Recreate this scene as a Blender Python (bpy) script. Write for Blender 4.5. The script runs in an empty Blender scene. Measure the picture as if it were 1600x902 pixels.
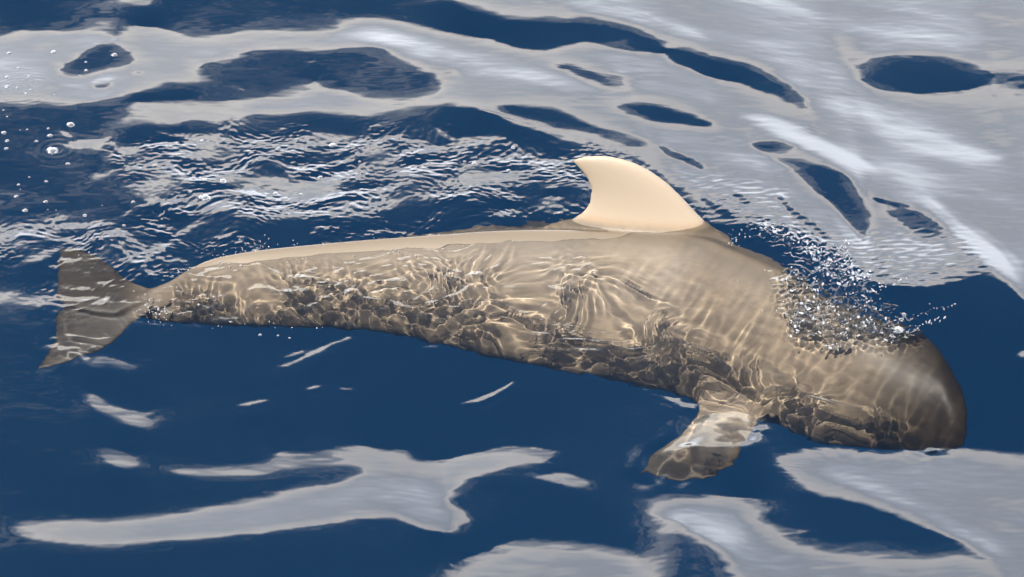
import bpy, math, random
import numpy as np
from mathutils import Vector

# ------------------------------------------------------------------ camera
PITCH = math.radians(34.0)
DIST = 18.0
CAM = np.array([0.0, -DIST*math.cos(PITCH), DIST*math.sin(PITCH)])
TH = 5.5/2/DIST                                   # tan of half the horizontal field
sc = bpy.context.scene
cam_d = bpy.data.cameras.new('camera')
cam = bpy.data.objects.new('camera', cam_d); sc.collection.objects.link(cam)
cam.location = CAM
cam.rotation_euler = (math.pi/2-PITCH, 0, 0)
cam_d.sensor_width = 36; cam_d.lens = 18/TH
cam_d.clip_start = 0.1; cam_d.clip_end = 6000
sc.camera = cam
FW = np.array([0, math.cos(PITCH), -math.sin(PITCH)]); UP = np.array([0, math.sin(PITCH), math.cos(PITCH)])

# ------------------------------------------------------------------ sun, sky, exposure
SUN_EL, SUN_AZ = math.radians(56), math.radians(206)   # azimuth from +y clockwise: behind the viewer, a little to one side
sd = bpy.data.lights.new('sun', 'SUN'); sun = bpy.data.objects.new('sun', sd); sc.collection.objects.link(sun)
sd.energy = 5.0; sd.angle = math.radians(0.5); sd.color = (1.0, 0.93, 0.82)
to_sun = Vector((math.sin(SUN_AZ)*math.cos(SUN_EL), math.cos(SUN_AZ)*math.cos(SUN_EL), math.sin(SUN_EL)))
sun.rotation_euler = (-to_sun).to_track_quat('-Z', 'Y').to_euler()
sun.location = to_sun*50
sd.cycles.is_caustics_light = True
sd.cycles.use_multiple_importance_sampling = False

world = bpy.data.worlds.new('World'); sc.world = world; world.use_nodes = True
class NT:
    def __init__(s, tree): s.t = tree; tree.nodes.clear()
    def n(s, typ, props=None, **ins):
        nd = s.t.nodes.new(typ)
        for k, v in (props or {}).items(): setattr(nd, k, v)
        for k, v in ins.items():
            key = int(k[1:]) if k[0] == '_' and k[1:].isdigit() else k.replace('_', ' ')
            if isinstance(v, bpy.types.NodeSocket): s.t.links.new(v, nd.inputs[key])
            else: nd.inputs[key].default_value = v
        return nd
    def m(s, op, a, b=0.0, c=0.0, clamp=False): return s.n('ShaderNodeMath', {'operation': op, 'use_clamp': clamp}, _0=a, _1=b, _2=c).outputs[0]
    def ramp(s, fac, stops, interp='LINEAR'):
        nd = s.n('ShaderNodeValToRGB', None, _0=fac); cr = nd.color_ramp; cr.interpolation = interp
        while len(cr.elements) < len(stops): cr.elements.new(0.5)
        for e, (p, c) in zip(cr.elements, stops): e.position = p; e.color = (*c, 1)
        return nd.outputs[0]
    def mix(s, fac, a, b, blend='MIX'):
        nd = s.n('ShaderNodeMix', {'data_type': 'RGBA', 'blend_type': blend}, _0=fac)
        for k, v in ((6, a), (7, b)):
            if isinstance(v, bpy.types.NodeSocket): s.t.links.new(v, nd.inputs[k])
            else: nd.inputs[k].default_value = (*v, 1)
        return nd.outputs[2]
    def noise(s, vec, scale, detail=3, rough=.5, dist=0.0):
        return s.n('ShaderNodeTexNoise', None, Vector=vec, Scale=scale, Detail=detail, Roughness=rough, Distortion=dist).outputs[0]

THC = 27.0      # the top edge of the cloud bank, degrees above the horizon
def build_world():
    w = NT(world.node_tree)
    sky = w.n('ShaderNodeTexSky', {'sky_type': 'NISHITA', 'sun_disc': False, 'sun_elevation': SUN_EL, 'sun_rotation': SUN_AZ})
    gen = w.n('ShaderNodeTexCoord').outputs['Generated']
    sep = w.n('ShaderNodeSeparateXYZ', None, _0=gen)
    el = w.m('MULTIPLY', w.m('ARCSINE', sep.outputs[2]), 180/math.pi)
    # streaky noise: squeeze the elevation so clouds run level
    st = w.n('ShaderNodeVectorMath', {'operation': 'MULTIPLY'}, _0=gen, _1=(1, 1, 2.2)).outputs[0]
    n1 = w.noise(st, 5.0, 5, .6, .3)
    n2 = w.noise(st, 1.7, 3, .5)
    # ragged top edge, with thin streaks of cloud above it
    n3 = w.noise(w.n('ShaderNodeVectorMath', {'operation': 'MULTIPLY'}, _0=gen, _1=(1.3, 1, 5.0)).outputs[0], 9.0, 9, .72, .8)
    d = w.m('SUBTRACT', THC, el)                                    # degrees below the edge
    d = w.m('ADD', d, w.m('MULTIPLY', w.m('SUBTRACT', n1, .5), 2.0))
    d0 = d
    d = w.m('ADD', d, w.m('MULTIPLY', w.m('SUBTRACT', n3, .5), 5.5))
    thick = w.n('ShaderNodeMapRange', {'interpolation_type': 'SMOOTHSTEP'}, _0=d, _1=-2.9, _2=2.3).outputs[0]
    veil = w.m('MULTIPLY', w.n('ShaderNodeMapRange', {'interpolation_type': 'SMOOTHSTEP'}, _0=w.m('ADD', d, w.m('MULTIPLY', w.m('SUBTRACT', n3, .5), 26.0)), _1=-6.5, _2=2.5).outputs[0], .36)
    bank = w.m('MAXIMUM', thick, veil)
    # the bank stands in the half of the sky ahead (+y); elsewhere broken cloud
    ahead = w.n('ShaderNodeMapRange', {'interpolation_type': 'SMOOTHSTEP'}, _0=w.m('ADD', sep.outputs[1], w.m('MULTIPLY', w.m('SUBTRACT', n2, .5), .5)), _1=.25, _2=.6).outputs[0]
    broken = w.n('ShaderNodeMapRange', {'interpolation_type': 'SMOOTHSTEP'}, _0=w.noise(st, 2.6, 6, .6), _1=.58, _2=.7).outputs[0]
    low = w.n('ShaderNodeMapRange', None, _0=el, _1=60.0, _2=30.0).outputs[0]
    rest = w.m('MULTIPLY', w.m('MULTIPLY', broken, low), w.m('SUBTRACT', 1.0, ahead))
    mask = w.m('ADD', w.m('MULTIPLY', bank, ahead), rest, clamp=True)
    # shading of the bank: bright cream rim, grey-blue belly, bright again low down
    t = w.m('MULTIPLY', d0, 1/16.0, clamp=True)
    col = w.ramp(t, [(0.0, (.80, .76, .70)), (.12, (1.0, .93, .83)), (.28, (.74, .705, .655)), (.42, (.52, .52, .52)), (.60, (.58, .59, .61)), (.82, (.86, .89, .93)), (1.0, (.90, .93, .98))])
    var = w.n('ShaderNodeMapRange', None, _0=n2, _1=.3, _2=.7, _3=.72, _4=1.22).outputs[0]
    cl = w.n('ShaderNodeVectorMath', {'operation': 'SCALE'}, _0=col, Scale=w.m('MULTIPLY', var, CLOUD)).outputs[0]
    a = w.n('ShaderNodeBackground', None, Color=sky.outputs[0], Strength=.12)
    b = w.n('ShaderNodeBackground', None, Color=cl, Strength=1.0)
    mx = w.n('ShaderNodeMixShader', None, _0=mask, _1=a.outputs[0], _2=b.outputs[0])
    w.n('ShaderNodeOutputWorld', None, Surface=mx.outputs[0])
CLOUD = 3.1
build_world()
world.cycles.sampling_method = 'MANUAL'; world.cycles.sample_map_resolution = 1024
sc.view_settings.view_transform = 'Standard'; sc.view_settings.look = 'None'
sc.view_settings.exposure = 0.95; sc.view_settings.gamma = 1.0
cy = sc.cycles
cy.use_denoising = True; cy.max_bounces = 8; cy.transmission_bounces = 6; cy.glossy_bounces = 3; cy.diffuse_bounces = 2
cy.caustics_refractive = True; cy.caustics_reflective = False; cy.sample_clamp_indirect = 6; cy.blur_glossy = 0.3
cy.use_adaptive_sampling = True; cy.adaptive_threshold = .01

# ------------------------------------------------------------------ from the photograph's plane to the water
def ray(px, py):
    u = (px-800)/800*TH; v = -(py-451)/800*TH
    d = FW + UP*v + np.array([1.0, 0, 0])*u
    return d/np.linalg.norm(d)
def at(px, py, z=0.0):
    """the point at height z that shows at px, py (bent at the water plane when z < 0)"""
    d = ray(px, py)
    if z >= 0: return CAM + d*((z-CAM[2])/d[2])
    p = CAM + d*(-CAM[2]/d[2])
    h = math.hypot(d[0], d[1]); s = h/1.333; k = -z/math.sqrt(1-s*s)*s
    return np.array([p[0]+d[0]/h*k, p[1]+d[1]/h*k, z])

def make_obj(name, me, mat=None, parent=None):
    o = bpy.data.objects.new(name, me); sc.collection.objects.link(o)
    if mat: me.materials.append(mat)
    if parent: o.parent = parent
    return o
def tag(o, label=None, cat=None, group=None, kind=None):
    for k, v in (('label', label), ('category', cat), ('group', group), ('kind', kind)):
        if v: o[k] = v
def new_mat(name):
    m = bpy.data.materials.new(name); m.use_nodes = True
    return m, NT(m.node_tree)
def smooth(me): me.polygons.foreach_set('use_smooth', np.ones(len(me.polygons), bool)); me.update()

# ================================================================== WATER
# Slopes of the swell: where the surface leans away from the viewer it mirrors the low cloud bank, where it leans
# towards the viewer it shows blue sky and deep water.  Each patch: (value, softness, closed outline).
W, B, H = 1.0, -1.0, 0.0
PATCHES = [
 # the broad cloudy reach, upper part
 (W, 3, [(690,-60),(700,-8),(722,3),(753,12),(791,24),(822,25),(856,26),(908,28),(960,33),(1004,43),(1032,57),(1044,70),(1030,79),(1011,77),(977,74),(918,62),(887,65),(862,73),(850,76),(815,72),(770,58),(719,48),(667,38),(612,26),(582,22),(555,26),(530,30),(526,35),(532,41),(520,46),(450,46),(390,45),(340,53),(300,55),(270,48),(240,39),(215,37),(195,42),(190,58),(175,58),(150,46),(100,47),(50,45),(15,48),(-5,56),(-60,58),(-60,162),(0,160),(34,164),(62,161),(103,163),(155,157),(206,145),(261,133),(309,130),(344,120),(309,117),(306,103),(309,112),(320,116),(420,150),(440,157),(388,153),(340,153),(292,154),(240,156),(205,152),(207,162),(190,165),(203,176),(190,185),(158,197),(190,195),(220,201),(222,194),(260,198),(309,186),(351,190),(395,176),(447,179),(478,169),(530,177),(599,172),(643,167),(685,163),(722,165),(753,172),(790,186),(822,200),(874,211),(908,224),(925,235),(950,240),(1000,250),(1060,290),(1100,330),(1112,353),(1150,352),(1180,352),(1232,360),(1266,375),(1300,390),(1330,420),(1340,444),(1362,442),(1400,448),(1455,444),(1507,433),(1541,424),(1569,441),(1600,467),(1660,480),(1660,-60)]),
 (B, 3, [(306,103),(327,93),(361,93),(382,79),(430,77),(481,79),(530,74),(564,70),(599,72),(619,86),(650,103),(678,112),(684,122),(688,134),(690,142),(667,146),(616,153),(571,151),(530,144),(495,139),(478,144),(447,156),(425,152),(412,150),(388,153),(292,155),(240,156),(210,152),(230,143),(262,134),(309,131),(344,120),(326,117),(309,117),(316,112)]),
 (-.4, 3, [(688,116),(700,107),(716,108),(727,118),(726,126),(716,120),(702,117),(690,126)]),
 (B, 3, [(89,107),(110,96),(128,83),(139,73),(161,65),(184,68),(203,84),(202,99),(180,104),(155,107),(140,116),(124,117),(105,113)]),
 (-.8, 2, [(137,127),(155,129),(179,124),(172,132),(158,137),(146,135)]),
 (-.5, 2, [(205,112),(222,110),(220,116)]), (-.4, 2, [(186,115),(203,116),(195,120)]),
 (B, 3, [(771,165),(800,164),(839,165),(870,170),(891,177),(908,189),(935,197),(960,203),(990,210),(1013,219),(1022,225),(1000,226),(984,225),(956,216),(930,208),(908,203),(885,199),(867,196),(850,190),(822,184),(798,175)]),
 (B, 2, [(1028,225),(1045,231),(1060,237),(1085,247),(1105,262),(1090,260),(1075,251),(1050,242),(1035,234)]),
 (-.45, 3, [(846,98),(860,93),(881,94),(908,99),(936,112),(955,115),(975,118),(987,132),(985,140),(973,142),(942,136),(925,128),(908,121),(896,113),(884,108),(866,100)]),
 (B, 3, [(936,154),(957,157),(985,160),(1011,162),(1040,166),(1070,171),(1095,178),(1115,186),(1122,191),(1105,195),(1085,193),(1060,190),(1040,187),(1011,182),(985,173),(963,166),(948,160)]),
 (B, 4, [(1044,70),(1060,68),(1080,72),(1110,81),(1140,90),(1170,97),(1200,108),(1225,121),(1248,137),(1260,150),(1268,170),(1255,168),(1240,160),(1225,150),(1200,141),(1170,132),(1150,125),(1120,117),(1090,108),(1060,98),(1040,88)]),
 (B, 4, [(1337,105),(1348,94),(1375,86),(1404,82),(1455,82),(1500,90),(1530,100),(1549,112),(1560,118),(1541,127),(1520,133),(1490,137),(1450,139),(1421,138),(1390,137),(1369,134),(1352,126)]),
 (-.1, 7, [(1300,60),(1340,70),(1360,80),(1335,95),(1320,90)]), (-.15, 8, [(1560,105),(1600,98),(1660,100),(1660,150),(1600,150),(1560,130)]),
 (B, 2, [(1206,242),(1225,243),(1252,245),(1275,250),(1294,256),(1321,266),(1335,283),(1345,303),(1352,325),(1357,350),(1354,366),(1345,362),(1330,346),(1314,331),(1297,315),(1280,300),(1265,285),(1245,266),(1225,252)]),
 (-.9, 3, [(1376,321),(1400,322),(1421,324),(1452,336),(1472,352),(1466,364),(1441,365),(1421,352),(1404,338)]),
 (B, 1, [(1365,305),(1400,312),(1422,320),(1400,318),(1370,311)]),
 (B, 1.5, [(1094,307),(1110,310),(1122,319),(1135,327),(1149,338),(1132,338),(1115,326)]),
 (B, 1.5, [(1139,296),(1150,300),(1165,305),(1172,316),(1160,314)]),
 (-.9, 1.5, [(1215,303),(1228,310),(1242,325),(1263,338),(1280,350),(1297,370),(1285,366),(1268,352),(1250,341),(1236,331),(1222,316)]),
 (-.4, 2, [(1172,222),(1200,216),(1225,219),(1250,228),(1230,233),(1205,236),(1185,230)]),
 (B, 3, [(1111,355),(1150,353),(1185,357),(1225,370),(1260,392),(1290,415),(1330,440),(1345,470),(1370,500),(1300,500),(1220,420),(1160,390)]),
 # choppy water behind the back
 (.05, 6, [(182,238),(205,215),(240,208),(300,205),(380,215),(450,205),(540,205),(600,212),(660,222),(720,225),(760,222),(850,222),(925,238),(900,245),(895,262),(925,300),(905,332),(880,338),(800,340),(700,332),(640,330),(560,338),(480,345),(400,350),(350,362),(320,350),(300,330),(270,300),(240,310),(205,300),(215,270),(190,262)]),
 (.7, 3, [(258,205),(300,203),(350,212),(400,222),(380,232),(330,232),(290,238),(262,232)]),
 (.6, 4, [(330,262),(400,270),(470,283),(530,295),(580,306),(612,322),(560,330),(480,326),(400,335),(340,318),(355,295)]),
 (-.9, 4, [(180,200),(222,196),(262,204),(258,222),(240,234),(200,228)]),
 (-.9, 3, [(225,320),(236,335),(300,320),(320,340),(300,360),(240,385),(210,365),(196,345)]),
 (-.9, 3, [(530,190),(640,188),(700,200),(690,222),(640,218),(580,205)]),
 (.9, 2, [(678,193),(690,202),(710,214),(760,211),(800,212),(760,220),(730,222),(714,228),(700,216),(686,208)]),
 (.75, 2, [(614,213),(650,215),(680,222),(692,236),(705,250),(730,262),(700,262),(680,250),(668,238),(640,230)]),
 (-.8, 4, [(640,300),(700,335),(780,345),(870,338),(890,340),(800,352),(700,360),(600,372),(500,382),(370,394),(290,410),(255,440),(238,430),(270,400),(330,372),(420,345),(520,335),(600,335)]),
 # water to the side of the flukes
 (.85, 2, [(103,224),(120,219),(140,217),(175,214),(160,222),(158,234),(140,231),(120,233),(105,231)]),
 (.9, 1.5, [(92,204),(105,205),(114,214),(104,213)]),
 (.8, 2, [(180,238),(195,233),(205,234),(214,244),(218,255),(200,248),(182,249)]), (.8, 2, [(200,263),(215,261),(235,270),(247,283),(228,281),(210,274)]),
 (.85, 2, [(206,288),(225,289),(240,300),(256,311),(280,311),(255,317),(232,319),(226,308),(214,303),(222,300)]),
 (.5, 2, [(110,292),(140,280),(146,267),(160,272),(175,262),(191,262),(172,274),(150,284),(125,291)]),
 (-.1, 4, [(40,300),(75,283),(70,292),(40,305),(-60,325),(-60,305)]),
 (.6, 2, [(236,320),(212,325),(198,334),(186,345),(194,332),(205,324),(225,318)]),
 (.45, 2, [(-60,352),(0,353),(30,349),(60,353),(110,349),(150,345),(178,346),(160,355),(110,356),(80,368),(90,376),(60,380),(20,388),(0,386),(15,376),(-60,372)]),
 (.35, 2, [(141,365),(165,363),(185,357),(205,365),(215,380),(244,388),(232,400),(248,430),(225,425),(200,402),(180,385),(155,375)]),
 (.4, 2, [(244,388),(270,365),(300,345),(320,345),(290,365),(262,385),(240,398)]),
 (.4, 2, [(30,408),(60,395),(90,383),(82,398),(50,410),(36,412)]),
 (.8, 2, [(-60,453),(0,456),(20,453),(50,457),(85,460),(140,458),(160,468),(100,470),(70,476),(62,481),(20,474),(-60,474)]),
 (.3, 2, [(48,435),(75,447),(160,442),(200,450),(110,452)]),
 # wisps along the top
 (.9, 2, [(184,0),(175,-30),(250,-30),(238,2),(220,7),(200,4)]), (-.15, 5, [(125,12),(180,0),(190,6),(150,14)]),
 (-.35, 5, [(344,4),(380,0),(430,8),(470,25),(450,35),(430,25),(390,14)]), (-.1, 4, [(110,44),(150,33),(180,40),(180,52),(150,48)]),
 (-.25, 4, [(310,112),(330,98),(380,96),(410,100),(380,112),(340,115)]), (-.15, 3, [(478,140),(490,122),(500,135)]),
 (.6, 1.5, [(360,133),(378,136),(388,142),(372,139)]), (.8, 1.5, [(472,95),(495,91),(490,96)]),
 (-.35, 4, [(850,66),(880,55),(930,55),(980,45),(1030,65),(1000,72),(940,60),(890,62)]),
 # lower water
 (.9, 3, [(117,554),(140,557),(155,554),(170,556),(189,561),(210,570),(228,577),(215,582),(192,578),(165,571),(151,577),(135,570)]), (-.3, 5, [(215,572),(260,580),(290,583),(250,590),(225,585)]),
 (.9, 1.5, [(432,573),(460,562),(488,548),(515,536),(545,525),(548,530),(520,538),(497,552),(480,560),(455,571)]), (.85, 1.5, [(436,561),(455,552),(478,546),(472,552),(450,559)]), (-.3, 4, [(390,582),(420,570),(440,574),(410,582)]),
 (.85, 4, [(128,611),(142,611),(158,618),(175,630),(205,640),(238,656),(246,668),(225,671),(190,661),(165,648),(140,636)]), (.4, 3, [(200,634),(225,640),(272,652),(240,656)]),
 (.8, 1.5, [(370,633),(400,626),(424,625),(410,631),(380,638)]), (.85, 1.5, [(473,608),(490,602),(506,602),(490,611)]), (.85, 1.5, [(520,603),(540,604),(560,606),(540,612)]),
 (.9, 1.5, [(657,542),(667,538),(684,537),(680,543)]), (-.2, 5, [(600,590),(640,570),(660,560),(645,580)]), (-.1, 4, [(685,578),(700,572),(712,580),(695,588)]),
 (1, 1, [(715,632),(735,626),(752,619),(775,610),(803,595),(795,605),(767,622),(743,630)]), (0, 2.5, [(861,608),(880,596),(903,589),(890,600)]),
 (W, 3.5, [(20,829),(26,820),(40,817),(100,812),(180,812),(250,805),(330,793),(400,781),(450,768),(500,762),(530,758),(547,750),(575,736),(560,734),(530,733),(480,735),(440,740),(380,746),(320,745),(270,740),(247,732),(280,731),(330,732),(380,729),(420,723),(425,712),(440,708),(480,712),(520,706),(564,698),(592,703),(640,708),(649,713),(633,722),(667,722),(722,714),(770,706),(800,704),(860,704),(880,708),(878,716),(850,728),(829,731),(800,734),(771,741),(748,750),(729,757),(709,769),(698,782),(702,790),(715,795),(736,803),(742,812),(735,820),(726,825),(710,832),(692,836),(667,831),(647,820),(620,813),(581,815),(530,820),(480,826),(400,838),(340,844),(280,849),(200,856),(120,853),(60,847),(28,838)]),
 (.5, 5, [(140,696),(170,697),(200,708),(222,720),(225,731),(190,732),(160,716)]),
 (-.35, 7, [(736,803),(725,790),(750,765),(800,740),(829,731),(877,715),(900,705),(895,725),(890,740),(850,770),(800,800),(760,822),(730,828)]),
 (.45, 7, [(842,752),(870,742),(920,738),(942,750),(938,764),(910,771),(870,769),(835,765)]),
 (-.4, 5, [(890,715),(905,690),(940,672),(965,668),(990,688),(960,680),(930,690),(910,710)]), (-.1, 4, [(943,668),(960,666),(975,678),(992,690),(970,686)]),
 (-.45, 6, [(530,715),(640,730),(720,705),(780,660),(830,630),(790,680),(740,702),(650,735)]), (-.45,4,[(800,690),(860,692),(910,690),(870,702),(820,700)]),
 (.85, 7, [(690,960),(694,900),(705,885),(722,877),(745,867),(771,859),(805,853),(839,851),(908,850),(935,854),(960,861),(985,871),(1004,882),(1018,895),(1026,960)]),
 (.85, 6, [(1004,806),(1015,793),(1040,787),(1070,785),(1120,783),(1180,786),(1196,795),(1200,812),(1210,832),(1230,848),(1252,858),(1301,868),(1369,862),(1421,870),(1455,875),(1474,865),(1507,868),(1541,888),(1560,915),(1565,960),(1170,960),(1146,889),(1094,851),(1050,835),(1015,822)]),
 (-.1, 8, [(1195,790),(1230,800),(1260,812),(1290,818),(1285,840),(1296,862),(1250,852),(1215,836),(1200,812)]),
 (W, 4, [(1210,722),(1240,712),(1301,704),(1352,708),(1404,711),(1445,708),(1486,706),(1541,709),(1600,718),(1660,722),(1660,960),(1565,960),(1558,910),(1541,885),(1507,862),(1470,842),(1438,830),(1404,817),(1356,800),(1318,787),(1283,783),(1262,772),(1246,762),(1232,750),(1222,738)]),
 # by the flipper and the belly
 (-.05, 5, [(1022,610),(1060,616),(1100,625),(1150,645),(1150,662),(1110,680),(1075,682),(1060,665),(1040,642)]),
 (.1, 5, [(1148,694),(1160,672),(1185,657),(1210,660),(1225,676),(1238,690),(1215,698),(1180,702)]),
 (.0, 4, [(1075,655),(1130,650),(1155,680),(1120,700),(1070,690)]),
 (.8, 1.5, [(1588,556),(1600,546),(1615,556),(1600,566)]),
 (.3, 5, [(1410,700),(1470,690),(1490,705),(1460,716),(1420,712)]),
]
STEP = 2.0; X0, Y0, NXI, NYI = -60, -60, 861, 511
gx = X0+STEP*np.arange(NXI); gy = Y0+STEP*np.arange(NYI)
def catmull(pts, k=4):
    p = np.array(pts, float); a, b, c, d = np.roll(p, 1, 0), p, np.roll(p, -1, 0), np.roll(p, -2, 0)
    t = (np.arange(k)/k)[:, None, None]
    q = .5*((2*b)+(-a+c)*t+(2*a-5*b+4*c-d)*t*t+(-a+3*b-3*c+d)*t**3)
    return q.transpose(1, 0, 2).reshape(-1, 2)
def raster(pts, sm=True):
    P = catmull(pts) if sm else np.array(pts, float); out = np.zeros((NYI, NXI), bool)
    x1, y1 = P[:, 0], P[:, 1]; x2, y2 = np.roll(x1, -1), np.roll(y1, -1)
    for j in range(NYI):
        y = gy[j]+.01
        m = (y1 > y) != (y2 > y)
        if not m.any(): continue
        xs = np.sort(x1[m]+(y-y1[m])*(x2[m]-x1[m])/(y2[m]-y1[m]))
        for k in range(0, len(xs)-1, 2): out[j] |= (gx >= xs[k]) & (gx < xs[k+1])
    return out.astype(float)
def blur(a, s):
    """separable gaussian, s in cells"""
    if s < .3: return a
    r = int(3*s)+1; k = np.exp(-.5*(np.arange(-r, r+1)/s)**2); k /= k.sum()
    def one(b):
        p = np.pad(b, ((r, r), (0, 0)), mode='edge'); o = np.zeros_like(b)
        for i, w_ in enumerate(k): o += w_*p[i:i+b.shape[0]]
        return o
    return one(one(a).T).T
cf = -np.ones((NYI, NXI))
for val, soft, pts in PATCHES:
    al = blur(raster(pts), (1.9 if soft >= 3 else 1.3)*soft/STEP); cf = cf*(1-al)+val*al
def area(pts, soft): return blur(raster(pts), soft/STEP)
WHALE_OUT = [(52,576),(85,500),(88,385),(150,400),(190,435),(260,440),(330,405),(600,372),(890,345),(1110,360),(1220,425),(1290,490),(1440,520),(1512,640),(1470,712),(1330,700),(1190,655),(1030,600),(930,580),(800,556),(700,525),(600,507),(370,505),(215,497),(110,560)]
m_whale = area(WHALE_OUT, 8)
cf = cf*(1-m_whale)+(-1.2)*m_whale
for val, soft, pts in [(.7, 3, [(20,457),(85,457),(120,462),(165,466),(205,462),(190,474),(150,476),(90,474),(30,474)]), (.3, 3, [(75,528),(110,540),(150,545),(135,553),(95,548),(72,540)]),
      (.35, 4, [(1082,648),(1120,642),(1165,648),(1192,656),(1165,676),(1150,694),(1115,702),(1085,700),(1060,690),(1072,668)]), (.05, 5, [(1405,704),(1450,694),(1492,700),(1470,714),(1420,716)]),
      (.5, 2, [(345,492),(372,494),(368,502),(318,494),(320,489)]), (-.1, 5, [(760,375),(830,368),(850,378),(790,388)]), (-.15, 4, [(1150,405),(1190,408),(1222,425),(1232,452),(1215,450),(1200,430),(1165,420)])]:
    al = blur(raster(pts), soft/STEP); cf = cf*(1-al)+val*al
m_chop = area([(170,240),(205,210),(300,205),(450,200),(600,205),(760,205),(900,225),(960,240),(1050,300),(1110,350),(900,345),(700,362),(500,382),(370,395),(260,440),(150,440),(100,400),(-60,410),(-60,345),(180,340),(230,322)], 12)
m_chop = np.maximum(m_chop, .5*area([(-60,470),(-60,435),(90,440),(200,430),(200,480),(90,485)], 6))
m_fan = area([(1090,345),(1120,300),(1200,290),(1300,370),(1420,360),(1480,350),(1555,420),(1507,440),(1400,455),(1340,470),(1250,400),(1180,360)], 12)
m_fan = np.maximum(m_fan, .6*area([(1060,250),(1180,290),(1300,380),(1200,360),(1100,340),(1040,270)], 12))
m_cau = area([(200,440),(330,405),(600,380),(860,360),(960,400),(1060,500),(1230,560),(1330,600),(1400,640),(1440,700),(1330,702),(1190,660),(1030,605),(930,585),(800,560),(700,530),(600,508),(370,508),(215,500)], 14)
m_low = area([(215,485),(370,478),(600,475),(700,490),(800,515),(930,545),(1030,565),(1190,610),(1330,650),(1480,680),(1480,730),(1330,720),(1190,680),(1030,625),(800,580),(600,530),(215,520)], 10)
m_tail = area([(200,445),(330,408),(500,385),(740,365),(760,400),(650,500),(500,505),(250,500),(90,480),(85,400),(150,400)], 14)
m_flip = area([(1200,650),(1090,640),(985,720),(1000,755),(1075,755),(1160,720)], 8)
m_fluke = area([(50,578),(84,500),(86,380),(150,400),(195,435),(262,440),(262,495),(215,500),(150,550),(90,572)], 6)
m_head = area([(900,360),(1120,360),(1240,440),(1440,520),(1512,640),(1470,712),(1380,700),(1330,600),(1100,520)], 14)

# world grid over the part of the sea in view
XA, XB, YA, YB = -3.5, 3.5, -3.1, 4.0
def inner_axis(a, b, s): return np.linspace(a, b, int(round((b-a)/s))+1)
ax_x, ax_y = inner_axis(XA, XB, .006), inner_axis(YA, YB, .0085)
def to_pix(x, y, z=0.0):
    vy, vz = y-CAM[1], z-CAM[2]
    f = vy*FW[1]+vz*FW[2]; u = vy*UP[1]+vz*UP[2]
    return 800+x/f/TH*800, 451-u/f/TH*800
def sample(img, x, y, z=0.0):
    px, py = to_pix(x, y, z)
    i = np.clip((px-X0)/STEP, 0, NXI-1.001); j = np.clip((py-Y0)/STEP, 0, NYI-1.001)
    i0 = i.astype(int); j0 = j.astype(int); fx = i-i0; fy = j-j0
    return (img[j0, i0]*(1-fx)+img[j0, i0+1]*fx)*(1-fy)+(img[j0+1, i0]*(1-fx)+img[j0+1, i0+1]*fx)*fy

# --- swell solved at a coarser step
sx, sy = .014, .014
cx = np.arange(XA-3.0, XB+3.0, sx); cyy = np.arange(YA-3.0, YB+3.0, sy)
CXg, CYg = np.meshgrid(cx, cyy)
ITER, PULL, EPS = 35, .02, 1.0
rnd = {}
def soft_noise(l, st=1.0, seed=1):
    if seed not in rnd:
        r = np.random.default_rng(seed).normal(size=CXg.shape)
        f2 = (np.fft.fftfreq(CXg.shape[1], sx)[None, :]*st)**2+np.fft.fftfreq(CXg.shape[0], sy)[:, None]**2
        o = np.real(np.fft.ifft2(np.fft.fft2(r)*np.exp(-f2*l*l*2))); rnd[seed] = o/o.std()
    return rnd[seed]
cfb = blur(cf, 9)
# steeper faces that mirror the brighter foot of the cloud bank
df = np.zeros((NYI, NXI))
for val, soft, pts in [(8, 4, [(1150,176),(1200,178),(1245,192),(1290,215),(1330,238),(1372,262),(1320,250),(1262,226),(1200,197)]), (6, 7, [(1370,192),(1450,203),(1520,222),(1575,247),(1520,252),(1450,232),(1395,210)]),
      (8, 4, [(1440,300),(1475,320),(1530,362),(1576,402),(1590,432),(1572,430),(1540,402),(1500,362),(1460,326)]), (5, 6, [(580,45),(640,55),(720,80),(850,108),(950,140),(930,150),(830,128),(700,102),(620,72)]),
      (6, 6, [(880,0),(960,6),(1060,28),(1110,60),(1050,48),(960,25)]), (5, 4, [(1280,290),(1300,310),(1360,400),(1350,405),(1310,350)]), (5, 6, [(1300,740),(1400,770),(1560,860),(1540,870),(1400,800),(1300,755)]), (4, 8, [(1060,800),(1150,810),(1180,850),(1120,840)]),
      (4, 6, [(620,810),(680,790),(700,815),(660,825)]), (4, 4, [(500,110),(560,160),(400,170),(380,165)])]:
    df = np.maximum(df, val*blur(raster(pts), soft/STEP))
inside = (CXg > XA-2.0) & (CXg < XB+2.0) & (CYg > YA-2.0) & (CYg < YB+2.0)
out_d = np.clip(np.maximum(np.maximum(XA-CXg, CXg-XB), np.maximum(YA-CYg, CYg-YB)), 0, 9); o_w = np.clip((out_d-.02)/.5, 0, 1)
ny_, nx_ = CXg.shape
kx = 2*np.pi*np.fft.fftfreq(nx_, sx)[None, :]; ky = 2*np.pi*np.fft.fftfreq(ny_, sy)[:, None]
den = ky**2+EPS*kx**2+.15
h_c = np.zeros_like(CXg); s = None
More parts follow.
